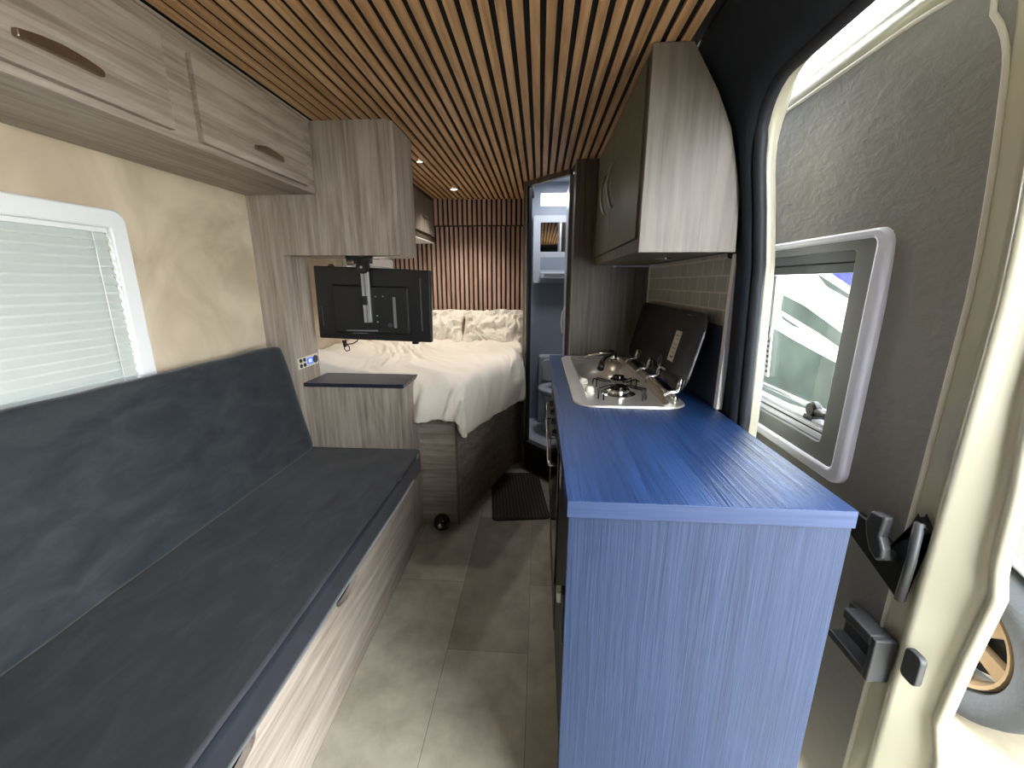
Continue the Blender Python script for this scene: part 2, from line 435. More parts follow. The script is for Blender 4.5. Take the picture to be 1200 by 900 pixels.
# dark header and rear jamb lining round the side door opening
edge = [(1.27, z) for z in [0, .2, .4, .6, .8, .94, 1.1, 1.25, 1.4, 1.55, 1.64]]
for k in range(1, 9):
    t = k/8*pi/2; edge.append((1.27-.16*(1-cos(t)), 1.64+.193*sin(t)))
edge += [(y, 1.833+.02*(1.11-y)/1.3) for y in (1.0, .85, .7, .5, .3, .1, -.1, -.3, -.45)]
def ex(z): return {True: .625-(max(0, z-.94))*.045}[True] if z < 1.44 else .6025-(z-1.44)*.165
rows = []
n = len(edge)
for i, (y, z) in enumerate(edge):
    e = Vector((ex(z), y, z))
    if i <= 10: o = Vector((xr(z), 1.42, z))
    elif i <= 18:
        t = (i-10)/8; a = t
        zz = 1.64+(1.985-1.64)*min(1, a*1.25)
        o = Vector((xr(zz)-.004, 1.42 if a < .8 else 1.42-(a-.8)*1.5, zz))
    else: o = Vector((.405, y, 1.985))
    d = (o-e)
    row = [e+Vector((.035, 0, 0)), e+Vector((.012, 0, 0)), e, e+d*.12+Vector((-.012, 0, 0)), e+d*.3+Vector((-.006, 0, 0)), e+d*.5+Vector((-.004, 0, 0)), e+d*.75, o]
    rows.append(row)
struct('trim_1', MB().grid(rows), 'liner', 'dark navy headliner lining round the side door opening', smooth=True, solid=.006)
struct('trim_2', MB().tube([(ex(z)+.018, y-.012*(1 if i <= 12 else 0), z-.003*(1 if i > 14 else 0)) for i, (y, z) in enumerate(edge)], .016, 10), 'rubber', 'black rubber seal along the side door opening', smooth=True)
# outer painted return of the opening
rows = []
for i, (y, z) in enumerate(edge):
    w = 1 if i <= 12 else 0; u = 1-w
    p = Vector((ex(z)+.03, y, z))
    rows.append([p+Vector((0, .012*w, .02*u)), p+Vector((.004, -.004*w, .012*u)), p+Vector((.03, -.004*w, .014*u)), p+Vector((.036, .002*w, .02*u)), p+Vector((.042, .03*w, .04*u)), p+Vector((.05, .22*w, .06*u))])
struct('trim_3', MB().grid(rows), 'cream', 'champagne painted door pillar and gutter outside the seal', smooth=True, solid=.003)
# unseen closing walls beside and behind the camera, windowless to block cab light
wf = MB()
wf.box(.64, .68, -1.3, -.28, 0, 2.1)
wf.box(.42, .68, -1.3, 1.27, 1.98, 2.2)
struct('wall_right_front', wf, 'liner')
w2 = MB(); w2.box(-1.3, .68, -1.34, -1.3, 0, 2.2)
struct('wall_front_light_block', w2, 'liner')

# ---- window_1: left window with pleated blind
def ring_window(name, y0, y1, z0, z1, wd, r, x, t, mat, parent):
    return put(name, MB().ring(rrect(y0, y1, z0, z1, r), rrect(y0+wd, y1-wd, z0+wd, z1-wd, max(.006, r-wd*.6)), 'x', x, x+t), mat, parent, bevel=.006, seg=3, auto=.6)
w1 = struct('window_1', loc=(XL, .77, 1.0), label='left wall window with its white pleated blind drawn down')
ring_window('window_frame', .34, 1.215, .94, 1.55, .052, .035, XL, .022, 'white', w1)
put('blind_rail', MB().box(XL+.002, XL+.018, .40, 1.155, 1.485, 1.497), 'white', w1)
bl = []; nz = 20
for k in range(nz):
    za = 1.0+.487*k/nz; zb = 1.0+.487*(k+1)/nz
    for z, xx in ((za, XL+.016), (za+.004, XL+.0155), (zb-.003, XL+.003), (zb, XL+.003)): bl.append([(xx, .395, z), (xx, 1.158, z)])
put('blind', MB().grid(bl), 'blind', w1, solid=.0012)
put('blind_cord', MB().tube([(XL+.016, 1.115, 1.485), (XL+.016, 1.112, 1.0)], .0014, 6), 'white', w1)
put('glass', B(XL-.04, XL-.035, .40, 1.15, 1.0, 1.49), 'glass', w1)
w2_ = struct('window_2', loc=(XL, 3.06, 1.08), label='small window with blind over the bed, mostly behind the television')
ring_window('window_frame', 2.62, 3.47, 1.04, 1.53, .06, .03, XL, .03, 'white', w2_)
put('blind', B(XL+.004, XL+.01, 2.68, 3.42, 1.09, 1.47), 'blind', w2_)
put('blind_rail', B(XL+.03, XL+.05, 2.66, 3.4, 1.40, 1.43), 'paper', w2_)

# ================================================================== LEFT SIDE
# bench base with finger cut-outs
bb = thing('bench_base', 'grey oak storage bench under the slate suede seat cushion', 'bench', (-.9, .8, 0))
YB1 = 1.83
def front_panel(y0, y1, cuts, ztop=.44, r=.08, dp=.125):
    """outline in (y,z) with half-round finger cuts in the top edge"""
    pts = [(y0, 0), (y1, 0), (y1, ztop)]
    for c in sorted(cuts, reverse=True):
        pts.append((c+r, ztop)); pts.append((c+r, ztop-dp+.035))
        for k in range(1, 9):
            t = pi*k/9; pts.append((c+r*cos(t)*.98, ztop-dp+.03-.028*sin(t)))
        pts.append((c-r, ztop-dp+.035)); pts.append((c-r, ztop))
    pts.append((y0, ztop)); return pts
put('front_panel', MB().prism(front_panel(-.45, YB1, [1.14, .60]), 'x', -.648, -.63), 'grey_y', bb)
put('carcass', MB().box(-1.247, -.66, -.45, YB1-.002, 0, .28).box(-1.247, -.78, -.45, YB1-.002, .28, .44).box(-.66, -.648, 1.3, YB1-.002, 0, .438).box(-1.247, -.648, YB1-.02, YB1-.002, .28, .438).box(-.66, -.648, -.45, .45, 0, .438).box(-.66, -.648, .76, .98, 0, .438), 'blackm', bb)

def pillowbox(x0, x1, y0, y1, z0, z1, r, nx, ny, nz, amp, fr, seed, crown=0):
    """rounded, slightly lumpy upholstered block"""
    bm = bmesh.new(); c = Vector(((x0+x1)/2, (y0+y1)/2, (z0+z1)/2)); h = Vector(((x1-x0)/2, (y1-y0)/2, (z1-z0)/2))
    vs = {}
    def V(i, j, k):
        key = (i, j, k)
        if key not in vs: vs[key] = bm.verts.new((i, j, k))
        return vs[key]
    N_ = (nx, ny, nz)
    for ax in range(3):
        a, b = [q for q in range(3) if q != ax]
        for side in (0, N_[ax]):
            for i in range(N_[a]):
                for j in range(N_[b]):
                    q = []
                    for di, dj in ((0, 0), (1, 0), (1, 1), (0, 1)):
                        t = [0, 0, 0]; t[ax] = side; t[a] = i+di; t[b] = j+dj; q.append(V(*t))
                    bm.faces.new(q)
    for (i, j, k), v in vs.items():
        u = Vector((i/nx*2-1, j/ny*2-1, k/nz*2-1)); p = Vector((u.x*h.x, u.y*h.y, u.z*h.z))
        q = Vector([max(-(h[t]-r), min(h[t]-r, p[t])) for t in range(3)])
        d = p-q
        if r and d.length > 1e-6: p = q+d.normalized()*min(r, d.length if d.length < r else r)
        w = p+c
        nn = noise.noise(w*fr+Vector((seed, 0, 0)))+.5*noise.noise(w*fr*2.3+Vector((0, seed, 0)))
        dirv = Vector((0, 0, 0)); m_ = max(range(3), key=lambda t: abs(u[t])); dirv[m_] = 1 if u[m_] > 0 else -1
        p += dirv*nn*amp
        if crown: p.z += crown*(1-u.x*u.x)*(1-u.y**8)*(1 if u.z > 0 else 0)
        v.co = p+c
    mb = MB(); mb.bm.free(); mb.bm = bm
    return mb
seatc = tag(put('seat_cushion', pillowbox(-1.118, -.572, -.42, 1.828, .444, .562, 0, 28, 110, 8, .0035, 3, 3, crown=.004), 'suede_seat', auto=.8, bevel=.007, seg=3),
    'long dark slate suede seat cushion lying on the bench', 'cushion')
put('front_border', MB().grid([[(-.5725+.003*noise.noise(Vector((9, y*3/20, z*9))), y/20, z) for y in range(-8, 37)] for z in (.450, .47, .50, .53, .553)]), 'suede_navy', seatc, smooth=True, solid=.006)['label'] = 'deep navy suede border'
# back cushion, leaning on the wall
bc = pillowbox(-.036, .036, -.42, 1.785, 0, .512, .02, 4, 60, 16, .0055, 4, 11)
rot = Matrix.Rotation(-math.atan2(.105, .52), 4, 'Y')
bmesh.ops.transform(bc.bm, matrix=Matrix.Translation(Vector((-1.100, 0, .566))) @ rot, verts=bc.bm.verts)
tag(put('back_cushion', bc, 'suede', smooth=True, sub=1), 'long slate suede back cushion leaning on the wall below the blind', 'cushion')

# overhead cabinets
oc = thing('overhead_cabinet', 'long grey oak overhead cabinet above the left window', 'cabinet', (-1.1, .8, 1.705))
put('carcass', MB().box(XL+.001, -.942, -.5, 1.787, 1.705, 1.979), 'grey_y', oc, bevel=.002)
put('edge_strip', MB().box(-.942, -.934, -.5, 1.787, 1.972, 1.9795), 'grey_y', oc)
def bow_handle(parent, x, yc, z, L, s=1):
    n = 14; up_ = []; lo = []
    for k in range(n+1):
        t = k/n; a = sin(pi*t)
        up_.append((yc-L/2+L*t, z+.010+.010*a)); lo.append((yc-L/2+L*t, z-.004+.002*a))
    put('handle', MB().prism(up_+lo[::-1], 'x', x, x+.012), 'bronze', parent, bevel=.003)
for y0, y1, hy, L in ((-.40, .37, None, 0), (.43, 1.10, .852, .15), (1.19, 1.715, 1.475, .145)):
    d = put('door', B(-.942, -.926, y0, y1, 1.722, 1.932), 'grey_y', oc, bevel=.0015)
    if hy: bow_handle(d, -.926, hy, 1.768, L)

# partition with upper cabinet and socket panel
pt = thing('partition_panel', 'narrow upright grey oak partition at the far end of the bench', 'partition', (-1.18, 1.9, 0))
put('panel', B(XL, -1.12, 1.79, 1.99, .0, 1.7), 'grey_z', pt, bevel=.0015)
sp = put('socket_panel', B(-1.12, -1.116, 1.803, 1.975, .952, 1.004), 'paper', pt)
for y_, z_ in ((1.822, .991), (1.853, .991), (1.822, .966), (1.853, .966)):
    put('switch', MB().lathe([(.009, 0), (.009, .004), (.006, .006)], (-1.116, y_, z_), 'x', 14), 'black', sp)
put('display', B(-1.116, -1.112, 1.878, 1.922, .965, .993), 'lcd', sp)
put('digits', MB().box(-1.112, -1.1115, 1.884, 1.888, .971, .988).box(-1.112, -1.1115, 1.893, 1.902, .985, .988).box(-1.112, -1.1115, 1.893, 1.897, .971, .988).box(-1.112, -1.1115, 1.906, 1.910, .971, .988).box(-1.112, -1.1115, 1.893, 1.902, .971, .974), 'lcd_digit', sp)
put('socket', MB().lathe([(.019, 0), (.019, .005), (.014, .006), (.012, .002)], (-1.116, 1.947, .979), 'x', 20), 'dgrey', sp)

uc = thing('wall_cabinet', 'grey oak upper cabinet above the television, meeting the slatted ceiling', 'cabinet', (-.9, 1.9, 1.46))
put('carcass', B(-1.12, -.618, 1.79, 2.04, 1.462, ZC), 'grey_z', uc, bevel=.0015)
put('wall_filler', B(XL, -1.12, 1.79, 2.04, 1.70, ZC), 'grey_z', uc)
put('door', B(-.618, -.600, 1.797, 2.038, 1.466, ZC-.004), 'grey_z', uc, bevel=.0015)

ct = thing('counter_cabinet', 'narrow grey oak cabinet between the bench and the bed', 'cabinet', (-.9, 1.94, 0))
put('carcass', B(-1.12, -.658, 1.832, 2.058, 0, .865), 'grey_z', ct, bevel=.0015)
put('door', B(-.658, -.640, 1.835, 2.056, .02, .862), 'grey_z', ct, bevel=.0015)
put('end_strip', B(-.6395, -.637, 1.833, 1.848, .02, .862), 'grey_z', ct)
put('cabinet_top', B(-1.118, -.632, 1.826, 2.056, .8655, .884), 'navy_top', ct, bevel=.002)['label'] = 'dark navy top board'

# ---- television
TV = thing('television', 'black flat television seen from behind, hanging under the upper cabinet', 'television', (-.78, 1.9, 1.08))
def tvp(u, v):  # slight tilt
    return (-1.045+u*.545, 1.095-v*0+v*.337+u*(-.02))
Y0 = 1.885
body = [(-1.045, 1.092), (-.503, 1.076), (-.497, 1.404), (-1.040, 1.424)]
put('back_cover', MB().prism(body, 'y', Y0, Y0+.03), 'black', TV, bevel=.006, seg=3)
put('bulge', MB().prism([(-.955, 1.12), (-.60, 1.112), (-.598, 1.33), (-.953, 1.34)], 'y', Y0-.018, Y0), 'black', TV, bevel=.008, seg=3)
put('screen', MB().prism([(-1.035, 1.10), (-.512, 1.086), (-.507, 1.395), (-1.03, 1.415)], 'y', Y0+.03, Y0+.032), 'gloss', TV)
put('ridge', MB().box(-.548, -.543, Y0-.004, Y0, 1.13, 1.37), 'dgrey', TV, bevel=.001)
put('ridge', MB().box(-1.02, -1.016, Y0-.004, Y0, 1.15, 1.24), 'dgrey', TV, bevel=.001)
put('connector_row', MB().box(-.90, -.75, Y0-.0195, Y0-.018, 1.128, 1.134).box(-.87, -.80, Y0-.0195, Y0-.018, 1.118, 1.121), 'mgrey', TV)
put('nameplate_strip', MB().box(-.672, -.658, Y0-.0205, Y0-.018, 1.145, 1.285), 'mgrey', TV, bevel=.001)
put('sticker', MB().lathe([(.011, 0), (.011, -.001)], (-.69, Y0-.0185, 1.158), 'y', 20), 'dgrey', TV)
for sx, sz in ((-.75, 1.287), (-.716, 1.288), (-.748, 1.20), (-.748, 1.172)):
    put('screw', MB().lathe([(.004, 0), (.003, -.003)], (sx, Y0-.0185, sz), 'y', 10), 'alu', TV)
put('foot_stub', MB().box(-.60, -.57, Y0+.005, Y0+.025, 1.066, 1.08), 'black', TV, bevel=.004)
put('foot_stub', MB().prism([(-.975, 1.42), (-.945, 1.42), (-.955, 1.432), (-.965, 1.432)], 'y', Y0+.005, Y0+.02), 'black', TV)
mo = thing('television_mount', 'folding black and aluminium bracket holding the television', 'bracket', (-.79, 1.85, 1.3))
put('arm', MB().box(-.806, -.770, Y0-.034, Y0-.0195, 1.17, 1.405), 'alu', mo, bevel=.002)
put('arm_rib', MB().box(-.792, -.786, Y0-.037, Y0-.034, 1.17, 1.40), 'mgrey', mo)
put('clamp', MB().box(-.808, -.782, Y0-.04, Y0-.0335, 1.25, 1.29), 'black', mo, bevel=.002)
put('joint', MB().lathe([(.022, -.02), (.028, -.012), (.028, .012), (.022, .02)], (-.79, Y0-.035, 1.415), 'y', 24).box(-.83, -.755, 1.83, 1.875, 1.432, 1.45), 'black', mo, auto=.6)
put('ceiling_plate', MB().box(-.85, -.73, 1.81, 1.90, 1.452, 1.4615).box(-.85, -.80, 1.815, 1.83, 1.43, 1.452), 'black', mo, bevel=.002)
put('locking_tab', MB().box(-.728, -.66, 1.815, 1.83, 1.452, 1.457), 'chrome', mo)
put('knob', MB().lathe([(.012, 0), (.012, .025), (.009, .03)], (-.845, 1.82, 1.435), 'x', 14), 'bronze', mo)
put('bolt', MB().lathe([(.006, 0), (.005, -.004)], (-.79, Y0-.056, 1.415), 'y', 12), 'alu', mo)
cb = [(-.86, 1.895, 1.092), (-.865, 1.89, 1.078), (-.89, 1.888, 1.065), (-.91, 1.888, 1.064), (-.925, 1.888, 1.056), (-.93, 1.886, 1.042), (-.92, 1.886, 1.03), (-.905, 1.887, 1.034), (-.905, 1.887, 1.05), (-.918, 1.888, 1.066), (-.922, 1.89, 1.085)]
tag(put('television_cable', MB().tube(cb, .0028, 8).tube([(-.93, 1.888, 1.082), (-.925, 1.888, 1.05)], .008, 8), 'black', smooth=True), 'black cable and plug dangling below the television', 'cable')

# ================================================================== BED
A_ = Vector((-.44, 2.066)); B_ = Vector((-.20, 2.85))
bd = thing('bed_base', 'grey oak bed platform with a slanted side, under the cream duvet', 'bed', (-.8, 2.7, 0))
put('end_panel', MB().prism([(-.68, 2.0665), (-.44, 2.0665), (-.4345, 2.084), (-.68, 2.084)], 'z', 0, .70), 'grey_x', bd)
put('side_panel', MB().prism([(-.44, 2.067), (-.2, 2.85), (-.10, 3.02), (-.13, 3.03), (-.22, 2.855), (-.458, 2.08)], 'z', 0, .70), 'grey_y', bd)
put('corner_strip', MB().prism([(-.447, 2.0645), (-.4385, 2.0645), (-.4365, 2.075), (-.445, 2.0655)], 'z', 0, .7), 'light_z', bd)
put('platform', MB().prism([(-1.24, 2.09), (-.46, 2.09), (-.23, 2.86), (-.12, 3.05), (-.12, 3.395), (-1.24, 3.395)], 'z', .68, .70), 'grey_x', bd)
tag(put('mattress', MB().prism([(-1.23, 2.085), (-.46, 2.085), (-.24, 2.86), (-.12, 3.03), (-.12, 3.39), (-1.23, 3.39)], 'z', .701, .83), 'sheet', bevel=.02, seg=3),
    'mattress on the bed platform, hidden under the duvet', 'mattress')
# duvet
def xs(Y):
    if Y < 2.85: return -.44+(Y-2.066)/(.784)*.24
    return min(-.115, -.20+(Y-2.85)*.6)
rows = []
NU, NV = 200, 200
def crease(a, b, sd):
    n_ = noise.noise(Vector((a, b, sd))); k_ = 1-min(1, abs(n_)*3.2)
    return k_*k_*(3-2*k_)
def wr(p, s):  # sharp-crested wrinkle noise
    return 1-abs(noise.noise(p*s))*2
for i in range(NV+1):
    Yp = 1.80+(3.27-1.80)*i/NV
    row = []
    for j in range(NU+1):
        Yc = max(2.066, Yp)
        e = max(0, 2.066-Yp)
        xe = xs(Yc)
        X0 = -1.235; Xm = xe+.36
        X = X0+(Xm-X0)*j/NU
        tuck = e if X < -.645 else 0
        if X < -.645: e = 0
        d = max(0, X-xe)
        if X > xe: Xc = xe
        else: Xc = X
        # hem length limits
        Ls = .33+.008*sin(Yc*23)+.014*sin(Yc*9+1)
        Lf = .25+.008*sin(X*40)
        if e > Lf: e = Lf
        if d > Ls: d = Ls
        t = math.hypot(d, e); tm = .335
        if t > tm: d *= tm/t; e *= tm/t; t = tm
        top = .868+.035*max(0, (Yc-2.8)/.7)+.10*exp(-((X+1.25)/.20)**2)*exp(-((Yc-2.3)/.55)**2)
        P = Vector((X*1.0, Yp, 0))
        # long creases running towards the near right corner, tightest below the pillows
        wx = noise.noise(P*2.2)*.22; wy = noise.noise(P*2.2+Vector((7, 3, 0)))*.22
        al = (X+wx)*.55-(Yp+wy)*.83; ac = (X+wx)*.83+(Yp+wy)*.55
        f1 = crease(ac*4.2, al*1.1, 1.3); f2 = crease(ac*9.5, al*2.2, 5.1); f3 = crease(ac*17, al*4.5, 9.7)
        near = min(1, max(0, (Yp-2.35)/.6)); m1 = .35+.65*max(0, noise.noise(P*1.9+Vector((2, 8, 0)))+.45)
        rise = m1*(.030*f1+(.030*f2+.014*f3)*(.3+.7*near))
        if X < -.75: rise += .022*crease((Yp-X*.35)*6, X*1.2, 3.3)*min(1, (-.75-X)/.2)
        rr = .055
        # drop over the edge
        def drop(q):
            if q <= 0: return 0, 0
            ql = rr*pi/2
            if q < ql: return rr*sin(q/rr), rr*(1-cos(q/rr))
            return rr, rr+(q-ql)
        o, dz = drop(t)
        along = Yc if d > e else X
        bulge = (.012+.05*min(1, t/.2)*max(0, min(1, (Yc-2.15)/.5)))*min(1, t/.1)
        fold = .017*min(1, t/.2)*(noise.noise(Vector((along*7+t*4, 2.2+t*2, 0)))+.45*noise.noise(Vector((along*19+t*9, 5+t*2, 0))))
        if e > .02: fold += .020*min(1, e/.15)*crease(X*9+e*3, e*1.5, 6.6)
        if d > .02 and Yc > 2.25: fold += .016*min(1, d/.15)*crease(Yc*6+d*4, d*1.5, 2.6)
        oo = o+bulge+fold if t > 0 else 0
        if t > 0: ux, uy = d/t, -e/t
        else: ux = uy = 0
        sx = Vector((.956, -.293)) if True else None
        x_ = Xc+ux*oo*(.956)
        y_ = Yc+ux*oo*(-.293)+uy*oo
        z_ = top-dz+rise*(1-min(1, t/.3)*.6)
        if ux and Yc > 2.85: y_ = Yc
        if tuck: z_ -= min(.12, tuck); y_ = 2.068
        if y_ > 2.66: x_ = min(x_, -.075-(y_-2.66)*.2)
        row.append((x_, min(y_, 3.3), z_))
    rows.append(row)
tag(put('duvet', MB().grid(rows), 'duvet', smooth=True, solid=.012), 'rumpled cream duvet spread over the bed with one corner hanging down', 'duvet')

def pillow(loc, size, rx, rz, seed, label):
    a, b, c = size; rows = []
    N1, N2 = 64, 48
    for side in (1, -1):
        rows = []
        for i in range(N2+1):
            v = i/N2*2-1; r = []
            for j in range(N1+1):
                u = j/N1*2-1
                h = (max(0, 1-abs(u)**2.6)**.6)*(max(0, 1-abs(v)**2.4)**.6)
                edge_ = 1-.10*(abs(v)**2)*(abs(u)**.5) if abs(u) > 0 else 1
                ex_ = 1-.06*(1-v*v)*0
                jit = noise.noise(Vector((u*2.2, v*2.2, seed)))*.10*max(abs(u), abs(v))**4
                p = Vector((u*a*(1-.10*(1-v*v)*abs(u)**4+jit), v*b*(1-.12*(1-u*u)*abs(v)**4+jit), side*c*h))
                q = Vector((u*1.4, v*1.2, 0)); wx = noise.noise(q*1.2+Vector((seed, 0, 0)))*.6
                lean = .9*u
                w = .030*crease((u+wx-v*lean)*3.0, v*.9+seed, seed)+.018*crease((u+wx*1.3-v*lean*1.3)*6.5, v*1.8+seed, seed+4)+.010*crease((u*1.2+wx+v*.5)*12, v*4, seed+9)
                p.z += side*w*min(1, h*1.5)
                r.append(p)
            rows.append(r)
        if side == 1: top = rows
        else: bot = rows
    mb = MB(); mb.grid(top); mb.grid([list(reversed(r)) for r in bot])
    bmesh.ops.remove_doubles(mb.bm, verts=mb.bm.verts, dist=.0006)
    mt = Matrix.Translation(Vector(loc)) @ Matrix.Rotation(rz, 4, 'Z') @ Matrix.Rotation(rx, 4, 'X')
    bmesh.ops.transform(mb.bm, matrix=mt, verts=mb.bm.verts)
    tag(put('pillow', mb, 'duvet', smooth=True), label, 'pillow', None)
pillow((-.915, 3.285, .99), (.325, .17, .075), 1.05, .03, 1.0, 'creased cream pillow at the bed head, on the left beside the wall')
pillow((-.352, 3.265, .985), (.272, .18, .085), .95, -.04, 4.0, 'creased cream pillow at the bed head, on the right beside the bathroom door')

# far little cupboard
fc = thing('eaves_cupboard', 'small dark grey oak cupboard high over the bed head', 'cabinet', (-1.0, 3.1, 1.66))
put('carcass', B(XL, -.846, 2.75, 3.39, 1.66, ZC-.001), 'brown_z', fc)
d = put('door', B(-.846, -.832, 2.80, 3.33, 1.70, ZC-.03), 'dark_z', fc, bevel=.002)
put('handle', MB().box(-.832, -.82, 3.03, 3.13, 1.80, 1.812), 'bronze', d, bevel=.002)
put('light_ledge', B(XL, -.85, 2.76, 3.38, 1.652, 1.659), 'white', fc)

def downlight(loc, label, r=.028):
    t = thing('downlight', label, 'light', loc, None)
    put('bezel', MB().lathe([(r, 0), (r*1.25, -.003), (r*1.25, -.005), (r*.9, -.006), (r*.85, 0)], loc, 'z', 24, close=True), 'chrome', t, smooth=True)
    put('bulb', MB().lathe([(r*.84, -.002), (r*.84, -.003)], loc, 'z', 20), 'lamp_warm', t)
    return t
downlight((-.608, 3.04, ZC), 'small round chrome spotlight in the ceiling over the bed')
downlight((-.655, 2.37, ZC), 'small round spotlight in the ceiling beside the upper cabinet', .018)
lamp('SPOT', 'bed_spot_light', (-.608, 3.04, ZC-.02), 20, (1, .93, .84), .03, (0, 0, 0), 2.1, .8)
lamp('SPOT', 'corner_spot_light', (-.655, 2.37, ZC-.02), 9, (1, .90, .80), .03, (0, 0, 0), 1.9, .8)

# ball and doormat
ball = thing('ball', 'glossy black ball on the floor beside the bed platform', 'ball', (-.525, 2.0, 0))
put('shell', MB().lathe([(.001, 0), *[(.047*sin(pi*k/20), .047-.047*cos(pi*k/20)) for k in range(1, 20)], (.001, .094)], (-.525, 2.012, 0), 'z', 32), 'gloss', ball, smooth=True)
put('cap', MB().lathe([(.013, -.046), (.014, -.05), (.004, -.051)], (-.525, 2.012, .05), 'y', 20), 'chrome', ball, smooth=True)
mt_ = MB()
q = [(-.165, 2.80), (-.325, 2.20), (.015, 2.06), (.045, 2.70)]
mt_.prism(rrect(-.17, .17, -.30, .30, .03), 'z', 0.0005, .008)
mr_ = MB()
for k in range(16):
    x = -.155+k*.0205; mr_.box(x, x+.007, -.285, .285, .0081, .011)
Mx = Matrix.Translation(Vector((-.122, 2.435, 0))) @ Matrix.Rotation(.13, 4, 'Z')
bmesh.ops.transform(mt_.bm, matrix=Mx, verts=mt_.bm.verts); bmesh.ops.transform(mr_.bm, matrix=Mx, verts=mr_.bm.verts)
mat_o = tag(put('door_mat', mt_, plain('dark_ribbed_mat', sr(36, 33, 31), .9, bump=.4, bscale=300)), 'dark ribbed mat on the floor in front of the bathroom step', 'mat')

put('ribs', mr_, plain('mat_rib', sr(66, 60, 55), .8), mat_o)

# ================================================================== KITCHEN
YK0, YK1, ZW = .722, 2.38, .94
wt = MB(); o_ = [(.061, YK0), (.597, YK0), (.597, YK1), (.061, YK1)]; i_ = [(.165, 1.385), (.475, 1.385), (.475, 2.30), (.165, 2.30)]
wtop = tag(put('worktop', wt.ring(o_, i_, 'z', ZW-.035, ZW), 'blue_y', bevel=.0012),
    'blue woodgrain worktop with the hob set into its far half', 'worktop')
put('edge_band', B(.0612, .5968, YK0-.001, YK0, ZW-.0345, ZW-.0008), 'blue_x', wtop)
kc = thing('kitchen_cabinet', 'blue-ended kitchen cabinet carrying the worktop', 'cabinet', (.33, 1.5, 0))
put('end_panel', B(.064, .594, YK0+.003, YK0+.021, 0, ZW-.0355), 'blue_z', kc, bevel=.001)
put('carcass', MB().box(.10, .594, YK0+.022, YK1, .0, .02).box(.57, .594, YK0+.022, YK1, .02, ZW-.036).box(.10, .594, YK1-.02, YK1, .02, ZW-.036).box(.10, .12, YK0+.022, YK1, .02, ZW-.036).box(.10, .594, 1.24, 1.255, .02, ZW-.036), 'blackm', kc)
put('plinth', B(.085, .10, YK0+.022, YK1, .0, .09), 'black', kc)
dr = put('door', B(.078, .0995, 1.86, 2.36, .10, .885), 'dark_z', kc, bevel=.0015)
put('handle', MB().tube([(.078, 1.92, .60), (.045, 1.92, .60), (.045, 1.92, .78), (.078, 1.92, .78)], .005, 8), 'chrome', dr, smooth=True)
fr = thing('fridge', 'black built-in fridge under the near end of the worktop', 'fridge', (.09, 1.0, .1))
put('fridge_door', B(.074, .0995, .765, 1.23, .11, .885), 'black', fr, bevel=.003)
put('handle', MB().box(.062, .074, .80, .83, .52, .66), 'black', fr, bevel=.003)
put('latch', MB().box(.058, .074, .90, .93, .545, .575), 'white', fr, bevel=.002)
put('label', MB().box(.0725, .0738, 1.14, 1.19, .74, .83), 'white', fr)
ov = thing('oven', 'black built-in oven with chrome door bar below the hob', 'oven', (.09, 1.5, .1))
dv = put('oven_door', B(.068, .0995, 1.26, 1.84, .30, .80), 'gloss', ov, bevel=.003)
put('handle', MB().tube([(.068, 1.30, .745), (.042, 1.30, .745), (.040, 1.33, .745), (.040, 1.77, .745), (.042, 1.80, .745), (.068, 1.80, .745)], .0045, 10), 'chrome', dv, smooth=True)
cp_ = put('control_panel', B(.066, .0995, 1.26, 1.84, .805, .885), 'black', ov, bevel=.003)
for y_ in (1.35, 1.47, 1.59, 1.71):
    put('knob', MB().lathe([(.015, 0), (.013, -.014), (.011, -.016)], (.066, y_, .845), 'x', 18), 'black', cp_, auto=.6)
put('drawer', B(.072, .0995, 1.26, 1.84, .10, .295), 'black', ov, bevel=.003)

# ---- hob and sink unit
hob = thing('hob_sink', 'stainless steel hob and sink unit with raised dark glass lid', 'hob', (.32, 1.84, ZW))
HX0, HX1, HY0, HY1 = .125, .512, 1.345, 2.335
out = rrect(HX0, HX1, HY0, HY1, .075, 8)
inn = rrect(HX0+.05, HX1-.055, HY0+.022, HY1-.03, .05, 8)
h = MB()
lay = [(out, .0005), (rrect(HX0+.003, HX1-.003, HY0+.003, HY1-.003, .073, 8), .006), (inn, .0065), (rrect(HX0+.062, HX1-.065, HY0+.032, HY1-.04, .045, 8), -.012)]
V_ = [[h.bm.verts.new((p[0], p[1], ZW+z)) for p in L_] for L_, z in lay]
for a, b in zip(V_, V_[1:]):
    n = len(a)
    for i in range(n): h.bm.faces.new((a[i], a[(i+1) % n], b[(i+1) % n], b[i]))
# well floor with round sink hole: near part floor, far part bowl
put('tray', h, 'steel', hob, auto=.7)
put('hob_floor', MB().prism(rrect(HX0+.06, HX1-.063, HY0+.03, 1.80, .04), 'z', ZW-.014, ZW-.0115), 'steel', hob)
cx, cy = .318, 2.055
bowl = MB()
prof = [(.235, -.012, 4), (.205, -.013, 3), (.19, -.02, 2.6), (.178, -.07, 2.4), (.15, -.115, 2.2), (.05, -.125, 2), (.0, -.126, 2)]
rg = []
for r, z, pw in prof:
    ring_ = []
    for k in range(48):
        a = 2*pi*k/48; c_, s_ = cos(a), sin(a)
        q = (abs(c_)**pw+abs(s_)**pw)**(-1/pw)
        ring_.append(bowl.bm.verts.new((min(HX1-.0635, max(HX0+.0605, cx+r*q*c_*(.72 if r > .2 else .72))), min(HY1-.039, max(1.79, cy+r*q*s_*1.1)), ZW+z)))
    rg.append(ring_)
for a, b in zip(rg, rg[1:]):
    for i in range(48):
        try: bowl.bm.faces.new((a[i], a[(i+1) % 48], b[(i+1) % 48], b[i]))
        except Exception: pass
put('sink_bowl', bowl, 'steel', hob, smooth=True)
